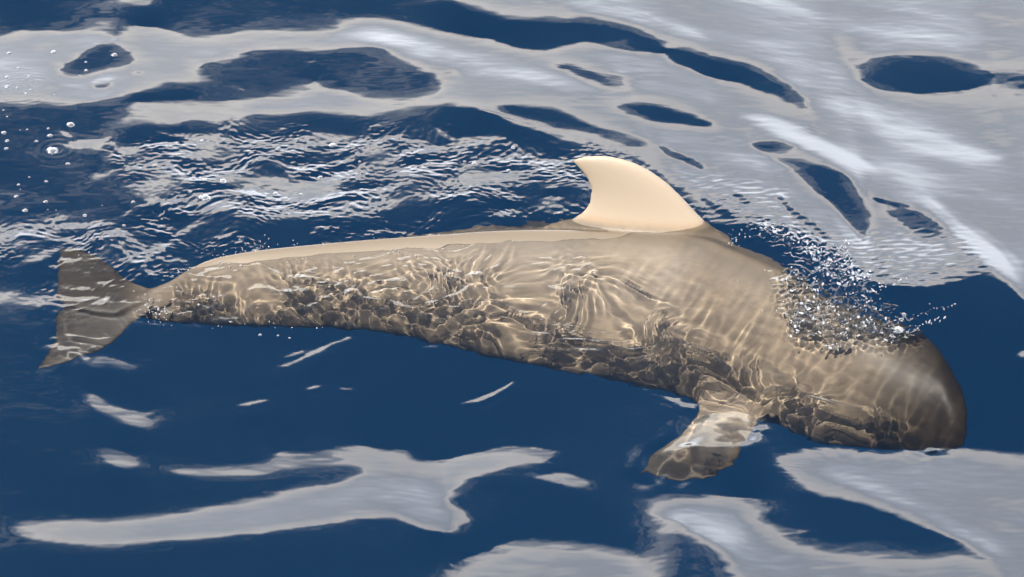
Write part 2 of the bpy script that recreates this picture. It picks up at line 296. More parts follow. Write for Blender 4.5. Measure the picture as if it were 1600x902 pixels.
for rnd_i in range(3):
    C1 = sample(cf, CXg, CYg, h_c); C2 = sample(cfb, CXg, CYg, h_c)
    wild = np.clip(1.2*soft_noise(.34, 2.2, 15)-.2, -1, 1)              # beyond the picture the same sort of swell goes on
    C1 = C1*(1-o_w)+wild*o_w; C2 = C2*(1-o_w)+.7*wild*o_w
    delta = np.degrees(np.arctan2(CAM[2]-h_c, np.hypot(CYg-CAM[1], CXg)))
    chop_c = sample(m_chop, CXg, CYg, h_c)
    C1 = C1+chop_c*np.clip(1-np.abs(C1), .15, 1)*(.2+.7*soft_noise(.12, 1.8, 5)+.4*soft_noise(.3, 1.3, 6))
    C1 = C1+.12*soft_noise(.05, 3.0, 8)+.10*soft_noise(.15, 2.5, 9)
    k_ = np.clip(np.abs(C1)*1.4, 0, 1)
    E = THC-(3.0*C1+np.where(C1 > 0, 9.0*np.maximum(C2, 0), 4.5*np.minimum(C2, 0))*k_*k_*(3-2*k_))-sample(df, CXg, CYg, h_c)
    s_t = np.tan(np.radians((E-delta)/2))
    s_edge = np.tan(np.radians((THC-delta)/2)); sign = np.sign(s_t-s_edge); gap = np.abs(s_t-s_edge)
    if s is None: s = np.where(inside, .5*s_edge+.5*s_t, 0.0)
    vy = CAM[1]-CYg; vx = -CXg; vz = CAM[2]-h_c; vl = np.sqrt(vx*vx+vy*vy+vz*vz)
    for it in range(ITER):
        Hh = np.fft.fft2(s)*(-1j*ky)/den
        hy = np.real(np.fft.ifft2(Hh*1j*ky))
        m_ = (hy-s_edge)*sign
        tgt = np.where(m_ > gap*.6, hy+PULL*(s_t-hy), s_edge+sign*gap*.8)
        s = np.where(inside, s+.9*(tgt-hy), s*.98)
    hx = np.real(np.fft.ifft2(Hh*1j*kx))
    nl = np.sqrt(1+hx*hx+hy*hy); nv = (-hx*vx-hy*vy+vz)/nl/vl
    el = np.degrees(np.arcsin(np.clip(2*nv/nl-vz/vl, -1, 1)))          # height in the sky that this spot mirrors
    want = E-THC; have = el-THC; sg = np.sign(want)
    h_c = np.real(np.fft.ifft2(Hh)); h_c -= np.average(h_c, weights=sample(m_whale, CXg, CYg)+1e-4)
    print('round', rnd_i, h_c.min(), h_c.max(), float((have*sg < 0)[inside].mean()), 'hx', hx[inside].std(), float((abs(hx[inside])>.15).mean()))
h_sw = h_c
def samp_grid(a, x, y):
    i = np.clip((x-cx[0])/sx, 1, nx_-2.001); j = np.clip((y-cyy[0])/sy, 1, ny_-2.001)
    i0 = i.astype(int); j0 = j.astype(int); fx = i-i0; fy = j-j0
    def cr(f): return ((-f**3+2*f*f-f)/2, (3*f**3-5*f*f+2)/2, (-3*f**3+4*f*f+f)/2, (f**3-f*f)/2)
    wx, wy = cr(fx), cr(fy); o = 0
    for q in range(4):
        jj = np.clip(j0-1+q, 0, ny_-1)
        for p in range(4): o = o+wy[q]*wx[p]*a[jj, np.clip(i0-1+p, 0, nx_-1)]
    return o
GX, GY = np.meshgrid(ax_x, ax_y)
h = samp_grid(h_sw, GX, GY)

h0 = h.copy()
# --- ripples: band limited noise, scaled to a slope
rng = np.random.default_rng(7)
dx, dy = ax_x[1]-ax_x[0], ax_y[1]-ax_y[0]
FX = np.fft.fftfreq(len(ax_x), dx)[None, :]; FY = np.fft.fftfreq(len(ax_y), dy)[:, None]
def take(o, x, y):
    i = np.clip((x-XA)/dx, 0, o.shape[1]-1.001); j = np.clip((y-YA)/dy, 0, o.shape[0]-1.001)
    i0 = i.astype(int); j0 = j.astype(int); fx = i-i0; fy = j-j0
    return (o[j0, i0]*(1-fx)+o[j0, i0+1]*fx)*(1-fy)+(o[j0+1, i0]*(1-fx)+o[j0+1, i0+1]*fx)*fy
def bend(o, amt, seed):
    u, v = ripples(.35, 1.0, 1.0, 1, 0, seed), ripples(.35, 1.0, 1.0, 1, 0, seed+1)
    return take(o, GX+u/u.std()*amt, GY+v/v.std()*amt)
def ripples(l0, l1, slope, stretch=1.0, ang=0.0, seed=1):
    r = np.random.default_rng(seed).normal(size=GX.shape)
    a = math.radians(ang); fu = (FX*math.cos(a)+FY*math.sin(a))*stretch; fv = -FX*math.sin(a)+FY*math.cos(a)
    f = np.sqrt(fu*fu+fv*fv)+1e-9
    lam = 1/f
    band = np.exp(-((np.log(lam)-.5*math.log(l0*l1))/(.5*math.log(l1/l0)))**2)*lam**.5
    F = np.fft.fft2(r)*band
    o = np.real(np.fft.ifft2(F)); gyo = np.gradient(o, dy, axis=0)
    return o*slope/gyo.std()
def M(img): return sample(img, GX, GY, h0)
mc, mf, mk, mt, mh, mw = M(m_chop), M(m_fan), M(m_cau), M(m_tail), M(m_head), M(m_whale)
mc = mc*(1-.75*mw); mk = mk*(1-.55*M(m_low)); mt = mt*(1-.5*M(m_low))
amp = np.clip(.75+.45*ripples(.25, .7, 1.0, 1.2, 0, 21)/ripples(.25, .7, 1.0, 1.2, 0, 21).std(), .15, 1.8)
h += mc*bend(amp*(ripples(.026, .065, .075, 1.4, -8, 1)+ripples(.05, .13, .035, 1.8, -12, 2)+ripples(.14, .4, .035, 1.5, 15, 12)), .03, 61)
m_spl = M(np.maximum(area([(1215,430),(1260,415),(1330,425),(1380,470),(1430,505),(1420,530),(1330,530),(1250,520),(1225,480)], 10), .55*area([(1165,350),(1230,360),(1300,390),(1345,430),(1340,470),(1290,440),(1230,400)], 8)))
h += m_spl*(ripples(.028, .08, .42, 1.0, 0, 31)+ripples(.08, .2, .22, 1.0, 0, 32))
h += mf*(ripples(.035, .09, .035, 2.2, 12, 3))
h += ripples(.05, .2, .003, 2.5, 0, 4)+ripples(.03, .07, .0025, 3.0, -5, 44)+ripples(.25, .8, .004, 2.2, -12, 5)+ripples(.6, 1.8, .006, 1.8, -15, 55)
calm = np.clip(.8+.5*ripples(.3, .8, 1.0, 1.2, 30, 41)/ripples(.3, .8, 1.0, 1.2, 30, 41).std(), .2, 1.7)
h += mk*bend(calm*ripples(.035, .08, .03, 1.8, 35, 6)+calm[::-1]*ripples(.05, .11, .036, 2.0, -30, 16)+ripples(.12, .30, .05, 1.4, 15, 7), .07, 71)
h += mt*(1-.65*M(m_fluke))*bend(calm*ripples(.03, .08, .05, 1.0, -10, 8)+ripples(.08, .2, .05, 1.0, 20, 18), .05, 91)
h += M(m_fluke)*bend(ripples(.05, .12, .03, 1.2, 40, 81)+ripples(.1, .25, .035, 1.2, -30, 82), .05, 83)
h += M(m_flip)*bend(ripples(.08, .2, .022, 1.3, 30, 85)+ripples(.2, .5, .045, 1.3, 70, 86), .05, 87)
h += mh*(ripples(.12, .35, .03, 2.5, 50, 9)+ripples(.05, .12, .018, 3.0, 55, 10)+ripples(.06, .14, .014, 2.5, -40, 11))
# wave rings: (px, py, radius m, wavelength m, slope)
for px, py, R, lam, sl in [(30,130,.2,.035,.035),(8,136,.12,.03,.05),(55,122,.14,.045,.03),(88,228,.14,.05,.05),(270,378,.3,.06,.03),(1404,512,.12,.04,.05),(312,205,.12,.035,.05)]:
    c = at(px, py); r = np.hypot(GX-c[0], GY-c[1])
    h += sl*lam/6.28*np.cos(2*np.pi*r/lam)*np.exp(-(r/R)**2)*np.clip(r/.02, 0, 1)
# trains of fine parallel ripples that ride the steep edges: (px, py, direction in degrees, wavelength, half length, half width, slope)
for px, py, ang, lam, L, Wd, sl in [(905,105,68,.028,.28,.07,.05),(765,25,60,.028,.16,.06,.05),(700,212,-10,.05,.12,.10,.07),(770,185,65,.03,.2,.05,.05),(1020,168,80,.025,.3,.04,.04),(1225,728,75,.03,.12,.14,.03),
      (1345,290,20,.02,.04,.3,.05),(1285,195,40,.03,.1,.15,.03),(1000,600,80,.04,.15,.07,.04),(230,400,25,.05,.2,.25,.06),(760,622,65,.035,.25,.05,.03),(1060,620,60,.06,.2,.1,.03)]:
    c = at(px, py); a = math.radians(ang)
    u = (GX-c[0])*math.cos(a)+(GY-c[1])*math.sin(a); v = -(GX-c[0])*math.sin(a)+(GY-c[1])*math.cos(a)
    h += sl*lam/6.28*np.cos(2*np.pi*u/lam+3*v)*np.exp(-(v/L)**2-(u/Wd)**2)

# --- sheet: fine inside, stretching out to the horizon
def outer(edge, sgn):
    o, st = [], .012
    while st < 260: o.append(st); st = st*1.05+.001 if sum(o) < 2.6 else st*1.2+.02
    return edge+sgn*np.cumsum(o)
xs = np.concatenate([outer(XA, -1)[::-1], ax_x, outer(XB, 1)]); ys = np.concatenate([outer(YA, -1)[::-1], ax_y, outer(YB, 1)])
nL = int(np.searchsorted(xs, XA-1e-9)); nD = int(np.searchsorted(ys, YA-1e-9))
SX, SY = np.meshgrid(xs, ys)
def far_swell(x, y):
    o = 0
    for L, a, ang, ph in ((2.6, .03, 80, .3), (1.5, .012, 100, 1.2), (6.0, .06, 70, 2.2), (17, .10, 95, 0)):
        k = 2*np.pi/L; t = math.radians(ang); o = o+a*np.sin(k*(x*math.cos(t)+y*math.sin(t))+ph)
    return o
dout = np.maximum(np.maximum(XA-SX, SX-XB), np.maximum(YA-SY, SY-YB)); dout = np.maximum(dout, 0)
w_ = np.clip((dout-.3)/2.2, 0, 1); w_ = w_*w_*(3-2*w_)
fade = np.clip(1-dout/300, 0, 1)
Z = far_swell(SX, SY)*w_*fade
Z += np.where(dout < 2.6, samp_grid(h_sw, np.clip(SX, cx[0], cx[-1]), np.clip(SY, cyy[0], cyy[-1]))*(1-w_), 0)
din = np.minimum(np.minimum(GX-XA, XB-GX), np.minimum(GY-YA, YB-GY)); e_ = np.clip(din/.15, 0, 1)
base_in = samp_grid(h_sw, GX, GY)
Z[nD:nD+len(ax_y), nL:nL+len(ax_x)] = base_in+(h-base_in)*e_
def grid_mesh(name, X, Y, Zz):
    n, m = X.shape
    co = np.stack([X, Y, Zz], -1).reshape(-1, 3).astype(np.float32)
    i = np.arange(n-1)[:, None]*m+np.arange(m-1)[None, :]
    q = np.stack([i, i+1, i+m+1, i+m], -1).reshape(-1, 4).astype(np.int32)
    me = bpy.data.meshes.new(name)
    me.vertices.add(len(co)); me.vertices.foreach_set('co', co.ravel())
    me.loops.add(q.size); me.loops.foreach_set('vertex_index', q.ravel())
    me.polygons.add(len(q)); me.polygons.foreach_set('loop_start', np.arange(0, q.size, 4, dtype=np.int32))
    me.update(calc_edges=True); smooth(me)
    return me
def water_height(x, y):
    i = int(round((x-XA)/dx)); j = int(round((y-YA)/dy))
    return float(h[min(max(j, 0), h.shape[0]-1), min(max(i, 0), h.shape[1]-1)])

m_sea, t = new_mat('sea_water')
geo = t.n('ShaderNodeTexCoord').outputs['Object']
fr = t.n('ShaderNodeFresnel', None, IOR=1.40).outputs[0]
refr = t.n('ShaderNodeBsdfRefraction', None, Color=(.97, .97, .96, 1), Roughness=0.0, IOR=1.333)
gl = t.n('ShaderNodeBsdfAnisotropic', None, Color=(1, 1, 1, 1), Roughness=.02)
mx = t.n('ShaderNodeMixShader', None, _0=fr, _1=refr.outputs[0], _2=gl.outputs[0])
t.n('ShaderNodeOutputMaterial', None, Surface=mx.outputs[0])
sea = make_obj('sea_surface', grid_mesh('sea_surface', SX, SY, Z), m_sea)
tag(sea, 'deep blue rippled sea mirroring patches of pale cloud', 'sea', kind='structure')
sea.cycles.is_caustics_caster = True

m_deep, t = new_mat('deep_water')
geo = t.n('ShaderNodeTexCoord').outputs['Object']
nz = t.noise(geo, .25, 3)
c = t.mix(nz, (.009, .09, .185), (.013, .11, .225))
t.n('ShaderNodeOutputMaterial', None, Surface=t.n('ShaderNodeBsdfDiffuse', None, Color=c).outputs[0])
R = 3000
me = bpy.data.meshes.new('deep_water'); me.from_pydata([(-R, -R, -9), (R, -R, -9), (R, R, -9), (-R, R, -9)], [], [(0, 1, 2, 3)])
deep = make_obj('deep_water', me, m_deep); tag(deep, 'dark blue deep water beneath the surface', 'deep water', kind='structure')

print('H', [(px, round(water_height(*at(px, 372)[:2]), 3)) for px in range(200, 1500, 100)], [(px, round(water_height(*at(px, 500)[:2]), 3)) for px in range(200, 1500, 100)])
# ================================================================== WHALE
ST = [(-2.058,-0.06,-0.04,0.065,1.0,0.2),(-1.961,0.009,-0.03,0.102,1.2,0.4),(-1.846,0.081,-0.01,0.149,1.25,0.6),(-1.669,0.258,0.01,0.241,1.2,0.8),(-1.395,0.329,0.03,0.29,1.15,0.85),(-1.049,0.392,0.03,0.326,1.1,0.85),(-0.701,0.441,0.03,0.377,1.05,0.85),(-0.351,0.475,0.028,0.459,1.0,0.85),(0.0,0.503,0.022,0.553,0.95,0.85),(0.351,0.502,0.015,0.631,0.9,0.85),(0.701,0.481,-0.004,0.684,0.9,0.8),(0.979,0.424,-0.022,0.72,0.9,0.7),(1.214,0.244,-0.025,0.695,0.92,0.6),(1.445,0.046,-0.02,0.653,0.95,0.5),(1.667,-0.205,-0.04,0.58,0.95,0.4),(1.89,-0.401,-0.07,0.495,1,0.25),(2.052,-0.488,-0.1,0.463,1,0.15),(2.179,-0.567,-0.13,0.422,1,0.1),(2.268,-0.694,-0.17,0.332,1,0),(2.33,-0.765,-0.23,0.241,1,0),(2.361,-0.846,-0.3,0.111,1,0)]
class Geo:
    def __init__(s): s.v = []; s.f = []
    def loft(s, rings):
        b = len(s.v); n = len(rings[0])
        for r in rings: s.v.extend([tuple(map(float, p)) for p in r])
        for i in range(len(rings)-1):
            for j in range(n):
                k = (j+1) % n; s.f.append((b+i*n+j, b+i*n+k, b+(i+1)*n+k, b+(i+1)*n+j))
        s.f.append(tuple(b+j for j in range(n))[::-1]); s.f.append(tuple(b+(len(rings)-1)*n+j for j in range(n)))
def interp(rows, k):
    P = np.array(rows, float); out = []
    for i in range(len(P)-1):
        a, b, c, d = P[max(i-1, 0)], P[i], P[i+1], P[min(i+2, len(P)-1)]
        for q in range(k):
            t_ = q/k; out.append(.5*((2*b)+(-a+c)*t_+(2*a-5*b+4*c-d)*t_*t_+(-a+3*b-3*c+d)*t_**3))
    out.append(P[-1]); return out
g = Geo()
rings = []
def section(w, H, k, n=44):
    """round when k is 0; a narrow keeled top and full flanks when k is high"""
    o = []
    for a in np.linspace(0, 2*math.pi, n, endpoint=False):
        u = .5-.5*math.cos(a)
        f = (1-k)*2*math.sqrt(max(u*(1-u), 0))+k*(math.sin(math.pi/2*u/.66)**.85 if u < .66 else math.sqrt(max(0, 1-((u-.66)/.34)**2)))
        far = 1-k*(.65-.65*min(1, u/.5))          # the animal is rolled a little: the far side drops off more steeply
        o.append((w*f*(far if math.sin(a) >= 0 else -1), -u*H))
    return o
def level(x, y):                       # the swell's own height, ripples left out
    return float(samp_grid(h_sw, np.array([x]), np.array([y]))[0])
for x, y, z, r, asp, k in interp(ST, 4):
    z += level(x, y)
    rings.append([(x, y+dy_, z+dz_) for dy_, dz_ in section(r, 2*r*asp, min(max(k, 0), 1))])
g.loft(rings)
def foil(stations, n=20):
    """stations: (leading edge, trailing edge, thickness, thickness direction)"""
    rr = []
    for le, te, th, nd in stations:
        le, te, nd = map(np.asarray, (le, te, nd)); ring = []
        for a in np.linspace(0, 2*math.pi, n, endpoint=False):
            u = .5-.5*math.cos(a); prof = math.sin(a)*(1.25-.5*u)
            ring.append(le+(te-le)*u+nd*th*.5*prof)
        rr.append(ring)
    g.loft(rr)
def dense(stn, k=4):
    rows = [np.concatenate([a, b, [c], d]) for a, b, c, d in stn]
    return [(r[:3], r[3:6], r[6], r[7:10]) for r in interp(rows, k)]
# dorsal fin, standing in the plane of the back
p0, p1 = at(880, 352)[:2], at(1118, 368)[:2]
fd = (p1-p0)/np.linalg.norm(p1-p0); fn = np.array([fd[1], -fd[0], 0])
def at_fin(px, py):
    d = ray(px, py); o = CAM-np.array([p0[0], p0[1], 0]); k = -(o@fn)/(d@fn); return CAM+d*k
fin = [((1150,400),(840,372),.26),((1126,376),(866,354),.22),((1112,357),(892,343),.15),((1090,334),(914,326),.11),((1068,310),(922,305),.085),((1043,286),(920,288),.07),((1015,266),(911,273),.058),((985,252),(901,262),.047),((950,244),(894,253),.034),((915,244),(894,249),.02)]
foil(dense([(at_fin(*a), at_fin(*b), th, fn) for a, b, th in fin], 3))
# flukes: two blades leaning down outwards
def fl(px, py, z): return at(px, py, z)
up_ = np.array([0, 0.15, 1.0])
far_l = [((262,462),(178,492),-.10,.10),((225,446),(120,482),-.09,.07),((196,433),(86,466),-.085,.05),((178,416),(86,445),-.08,.04),((158,402),(88,420),-.075,.032),((134,391),(88,402),-.07,.025),((108,384),(90,389),-.065,.014)]
near_l = [((270,470),(180,470),-.10,.10),((232,486),(120,470),-.12,.07),((206,505),(86,488),-.15,.05),((184,527),(84,512),-.18,.04),((155,545),(78,535),-.21,.032),((118,560),(70,552),-.24,.025),((80,573),(58,569),-.26,.016),((60,577),(52,575),-.27,.01)]
for L in (far_l, near_l): foil(dense([(fl(*a, z), fl(*b, z), th, up_) for a, b, z, th in L], 3))
# flippers
fp = [((1215,640),(1095,600),-.60,.16),((1195,655),(1088,632),-.56,.12),((1172,676),(1074,660),-.55,.09),((1158,698),(1052,683),-.55,.07),((1148,712),(1026,699),-.56,.055),((1112,734),(1008,712),-.57,.045),((1070,746),(1000,722),-.58,.035),((1030,746),(997,733),-.59,.02)]
foil(dense([(at(*a, z), at(*b, z), th, (0, .35, 1)) for a, b, z, th in fp], 3))
off = [((1.45, .38, -.62), (1.08, .55, -.62), .16), ((1.42, .70, -.75), (1.02, .80, -.75), .09), ((1.30, 1.0, -.88), (.92, 1.02, -.88), .06), ((1.08, 1.2, -.98), (.82, 1.18, -.98), .04), ((.85, 1.32, -1.03), (.74, 1.3, -1.03), .02)]
foil(dense([(a, b, th, (0, -.35, 1)) for a, b, th in off], 3))
me = bpy.data.meshes.new('pilot_whale_raw'); me.from_pydata(g.v, [], g.f); me.update()
raw = make_obj('pilot_whale_raw', me)
md = raw.modifiers.new('r', 'REMESH'); md.mode = 'VOXEL'; md.voxel_size = .0105
ms = raw.modifiers.new('s', 'SMOOTH'); ms.factor = .5; ms.iterations = 14
dg = bpy.context.evaluated_depsgraph_get(); dg.update()
wm = bpy.data.meshes.new_from_object(raw.evaluated_get(dg)); bpy.data.objects.remove(raw)
wm.name = 'pilot_whale'; smooth(wm)
print('whale verts', len(wm.vertices))
m_skin, t = new_mat('whale_skin')
pos = t.n('ShaderNodeTexCoord').outputs['Object']
sep = t.n('ShaderNodeSeparateXYZ', None, _0=pos)
n1 = t.noise(pos, 2.5, 5, .6, .4); n2 = t.noise(pos, 22, 4, .6); n3 = t.noise(pos, 160, 3)
c = t.mix(n1, (.185, .147, .106), (.255, .203, .148))
flank_lift = t.n('ShaderNodeMapRange', {'interpolation_type': 'SMOOTHSTEP'}, _0=t.m('ADD', sep.outputs[2], t.m('MULTIPLY', n1, .25)), _1=-.1, _2=-.6).outputs[0]
c = t.mix(flank_lift, c, (.25, .20, .147))  # lower flank lightened in the pigment to make up for weak light
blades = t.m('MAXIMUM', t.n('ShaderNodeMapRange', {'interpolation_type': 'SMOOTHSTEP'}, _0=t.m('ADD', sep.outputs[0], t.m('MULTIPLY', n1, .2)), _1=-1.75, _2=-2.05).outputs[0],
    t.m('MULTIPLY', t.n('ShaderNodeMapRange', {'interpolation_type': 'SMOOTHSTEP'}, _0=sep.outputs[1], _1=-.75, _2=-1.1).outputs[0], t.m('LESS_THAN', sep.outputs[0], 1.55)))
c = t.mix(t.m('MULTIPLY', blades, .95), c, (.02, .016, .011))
streak = t.n('ShaderNodeVectorMath', {'operation': 'MULTIPLY'}, _0=pos, _1=(1.2, 6, 6)).outputs[0]
c = t.mix(t.m('MULTIPLY', t.m('SUBTRACT', t.noise(streak, 3.0, 6, .7, .6), .45, clamp=True), 1.6, clamp=True), c, (.09, .075, .058))
lo = t.n('ShaderNodeMapRange', {'interpolation_type': 'SMOOTHSTEP'}, _0=t.m('ADD', sep.outputs[2], t.m('MULTIPLY', n2, .02)), _1=-.03, _2=.05).outputs[0]
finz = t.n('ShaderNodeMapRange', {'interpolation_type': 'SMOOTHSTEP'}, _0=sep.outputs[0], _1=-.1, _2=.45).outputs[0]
c = t.mix(lo, c, (.15, .122, .09))  # exposed ridge darkened in the pigment, as its tilt would shade it
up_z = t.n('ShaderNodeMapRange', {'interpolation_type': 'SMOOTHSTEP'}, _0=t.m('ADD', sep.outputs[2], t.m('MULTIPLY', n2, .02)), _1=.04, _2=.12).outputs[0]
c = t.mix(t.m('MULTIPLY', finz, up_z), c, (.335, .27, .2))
band = t.m('SUBTRACT', 1.0, t.m('MULTIPLY', t.m('ABSOLUTE', t.m('SUBTRACT', sep.outputs[2], .08)), 25.0), clamp=True)
c = t.mix(t.m('MULTIPLY', band, t.m('MULTIPLY', n2, .7)), c, (.36, .24, .14))
melon_shade = t.n('ShaderNodeMapRange', {'interpolation_type': 'SMOOTHSTEP'}, _0=t.m('ADD', sep.outputs[0], t.m('MULTIPLY', sep.outputs[1], -.35)), _1=1.7, _2=2.55).outputs[0]
c = t.mix(melon_shade, c, (.022, .016, .010))  # shade of the head's end away from the sun, put into the colour
c = t.mix(t.m('MULTIPLY', t.m('SUBTRACT', n3, .5), .25, clamp=True), c, (.06, .05, .04))
bp = t.n('ShaderNodeBump', None, Strength=.25, Distance=.003, Height=t.m('ADD', n2, t.m('MULTIPLY', n3, .4)))
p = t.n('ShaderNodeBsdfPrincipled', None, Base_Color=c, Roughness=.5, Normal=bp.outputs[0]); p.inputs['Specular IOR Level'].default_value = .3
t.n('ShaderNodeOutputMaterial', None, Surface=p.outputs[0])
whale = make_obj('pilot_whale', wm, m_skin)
tag(whale, 'pale tan pilot whale swimming at the surface, its hooked dorsal fin out of the water', 'whale')
whale.cycles.is_caustics_receiver = True

# ================================================================== SPLASH AND BUBBLES
import bmesh
m_drop, t = new_mat('splashed_water')
p = t.n('ShaderNodeBsdfPrincipled', None, Base_Color=(.92, .94, .96, 1), Roughness=.06, IOR=1.333); p.inputs['Transmission Weight'].default_value = .8
t.n('ShaderNodeOutputMaterial', None, Surface=p.outputs[0])
def ico(sub):
    bm = bmesh.new(); bmesh.ops.create_icosphere(bm, subdivisions=sub, radius=1)
    v = np.array([tuple(q.co) for q in bm.verts]); f = np.array([[q.index for q in fc.verts] for fc in bm.faces]); bm.free()
    return v, f
ICO1, ICO2, ICO3 = ico(1), ico(2), ico(3)
R_ = np.random.default_rng(11)
def rot():
    q, _ = np.linalg.qr(R_.normal(size=(3, 3))); return q
def surf(px, py, z=0.0):
    p = at(px, py, 0); hh = water_height(p[0], p[1]); p = at(px, py, max(hh+z, 0)) if hh+z > 0 else p+(at(px, py+1)-p)*0
    return np.array([p[0], p[1], water_height(p[0], p[1])+z])
class Bag:
    def __init__(s): s.v = []; s.f = []; s.n = 0
    def add(s, v, f): s.v.append(v); s.f.append(f+s.n); s.n += len(v)
    def mesh(s, name):
        me = bpy.data.meshes.new(name); me.from_pydata(np.concatenate(s.v).tolist(), [], np.concatenate(s.f).tolist()); smooth(me); return me
def drop(bag, px, py, r, z=None, stretch=1.0, base=ICO1):
    r = min(r, .0085)
    v, f = base
    q = rot(); sc_ = np.array([stretch, 1/math.sqrt(stretch), 1/math.sqrt(stretch)])*R_.uniform(.8, 1.2, 3)
    c = surf(px, py, r*.4 if z is None else z)
    bag.add((v*sc_)@q.T*r+c, f)
def lump(bag, px, py, r, flat=.5, base=ICO3):
    v, f = base; r = min(r, .026)
    a, b, c_ = R_.normal(size=(3, 3))*2.2
    d = 1+.33*np.sin(v@a+1)+.22*np.sin(v@b*1.9+2)+.12*np.sin(v@c_*3.7)
    w2 = v*d[:, None]*np.array([R_.uniform(.8, 1.8), R_.uniform(.5, 1.0), flat*R_.uniform(.6, 1.3)])
    th_ = R_.uniform(-.9, .9); ro = np.array([[math.cos(th_), -math.sin(th_), 0], [math.sin(th_), math.cos(th_), 0], [0, 0, 1]])
    bag.add(w2@ro.T*r+surf(px, py, 0), f)
bag = Bag(); clear = Bag()
arc = np.array([(1175,352),(1200,357),(1225,366),(1250,380),(1275,396),(1298,414),(1318,432),(1332,446)], float)
for i in range(230):
    u = R_.beta(1.6, 1.2)*(len(arc)-1.01); k = int(u); p = arc[k]+(arc[k+1]-arc[k])*(u-k)
    sp = 4+9*u/7
    p = p+R_.normal(size=2)*np.array([sp*1.1, sp*.7])
    drop(bag, p[0], p[1], R_.lognormal(-5.8, .6), z=R_.uniform(0, .05), stretch=R_.uniform(1, 2.4))
clumps = [(1245,435,16,10),(1262,450,18,12),(1300,425,14,14),(1318,405,12,14),(1290,470,20,10),(1325,480,22,12),(1350,470,16,10),(1255,480,16,12),(1275,500,18,9),(1310,515,24,8),(1345,500,18,8),(1370,490,16,10),(1250,510,12,8),(1300,540,14,5),(1400,508,14,8),(1385,520,16,6),(1345,440,14,8)]
for cx_, cy_, wx, wy in clumps:
    for i in range(13):
        drop(bag, cx_+R_.normal()*wx*.75, cy_+R_.normal()*wy*.75, R_.lognormal(-5.75, .65), z=abs(R_.normal())*.03, stretch=R_.uniform(1, 2.2))
    for i in range(16): lump(clear, cx_+R_.normal()*wx*.8, cy_+R_.normal()*wy*.8, R_.lognormal(-4.75, .45), .45, ICO2)
for i in range(70):
    u = R_.uniform(0, 6.99); k = int(u); p = arc[k]+(arc[k+1]-arc[k])*(u-k); lump(clear, p[0]+R_.normal()*7, p[1]+R_.normal()*4+3, R_.lognormal(-4.9, .4), .5, ICO2)
for i in range(90): drop(bag, R_.normal(1310, 60), R_.normal(455, 32), R_.lognormal(-6, .4), z=R_.uniform(0, .08))
for (x0, y0, x1, y1, n) in ((1300,405,1325,380,20),(1290,418,1230,428,14),(1330,440,1322,395,16),(1365,500,1500,470,30),(1420,512,1480,488,24),(1345,462,1420,440,22)):   # thrown strands
    for i in range(n):
        u = i/n; drop(bag, x0+(x1-x0)*u+R_.normal()*2, y0+(y1-y0)*u+R_.normal()*2, R_.lognormal(-5.6, .35), stretch=R_.uniform(1.4, 3))
m_clear, t = new_mat('clear_water')
p = t.n('ShaderNodeBsdfPrincipled', None, Base_Color=(.95, .96, .97, 1), Roughness=.03, IOR=1.333); p.inputs['Transmission Weight'].default_value = 1.0
t.n('ShaderNodeOutputMaterial', None, Surface=p.outputs[0])
raw = make_obj('splash_raw', clear.mesh('splash_raw'))
md = raw.modifiers.new('r', 'REMESH'); md.mode = 'VOXEL'; md.voxel_size = .0042
ms = raw.modifiers.new('s', 'SMOOTH'); ms.factor = .5; ms.iterations = 3
dg = bpy.context.evaluated_depsgraph_get(); dg.update()
cm = bpy.data.meshes.new_from_object(raw.evaluated_get(dg)); bpy.data.objects.remove(raw)
cv = np.zeros(len(cm.vertices)*3); cm.vertices.foreach_get('co', cv); print('splash verts', len(cm.vertices))
cf_ = np.array([tuple(q.vertices) for q in cm.polygons if len(q.vertices) == 4])
nd_ = sum(len(q) for q in bag.f)
allv = np.concatenate(bag.v+[cv.reshape(-1, 3)]).tolist(); allf = np.concatenate(bag.f).tolist()+(cf_+bag.n).tolist()
sm_ = bpy.data.meshes.new('water_splash'); sm_.from_pydata(allv, [], allf); smooth(sm_); sm_.materials.append(m_drop)
splash = make_obj('water_splash', sm_, m_clear)
mi = np.zeros(len(sm_.polygons), np.int32); mi[nd_:] = 1; sm_.polygons.foreach_set('material_index', mi)
tag(splash, 'white splash of drops and froth thrown up beside the whale head', 'splash', kind='stuff')
bag = Bag()
for (x, y, sx_, sy_, n) in ((362,403,14,6,60),(345,408,8,3,20),(245,484,14,7,60),(232,470,12,6,20),(140,395,30,10,14),(440,388,60,5,26),(700,372,40,4,14),(600,388,60,5,24),(1145,372,8,5,16),(1160,365,12,5,10),(300,440,60,20,14),(420,500,80,5,16),(265,425,12,4,14),(400,378,14,5,22)):
    for i in range(n): drop(bag, x+R_.normal()*sx_, y+R_.normal()*sy_, R_.lognormal(-5.9, .4), stretch=R_.uniform(1, 2.5))
sp2 = make_obj('water_spray', bag.mesh('water_spray'), m_drop)
tag(sp2, 'scattered bright drops clinging along the wet back and tail of the whale', 'spray', kind='stuff')

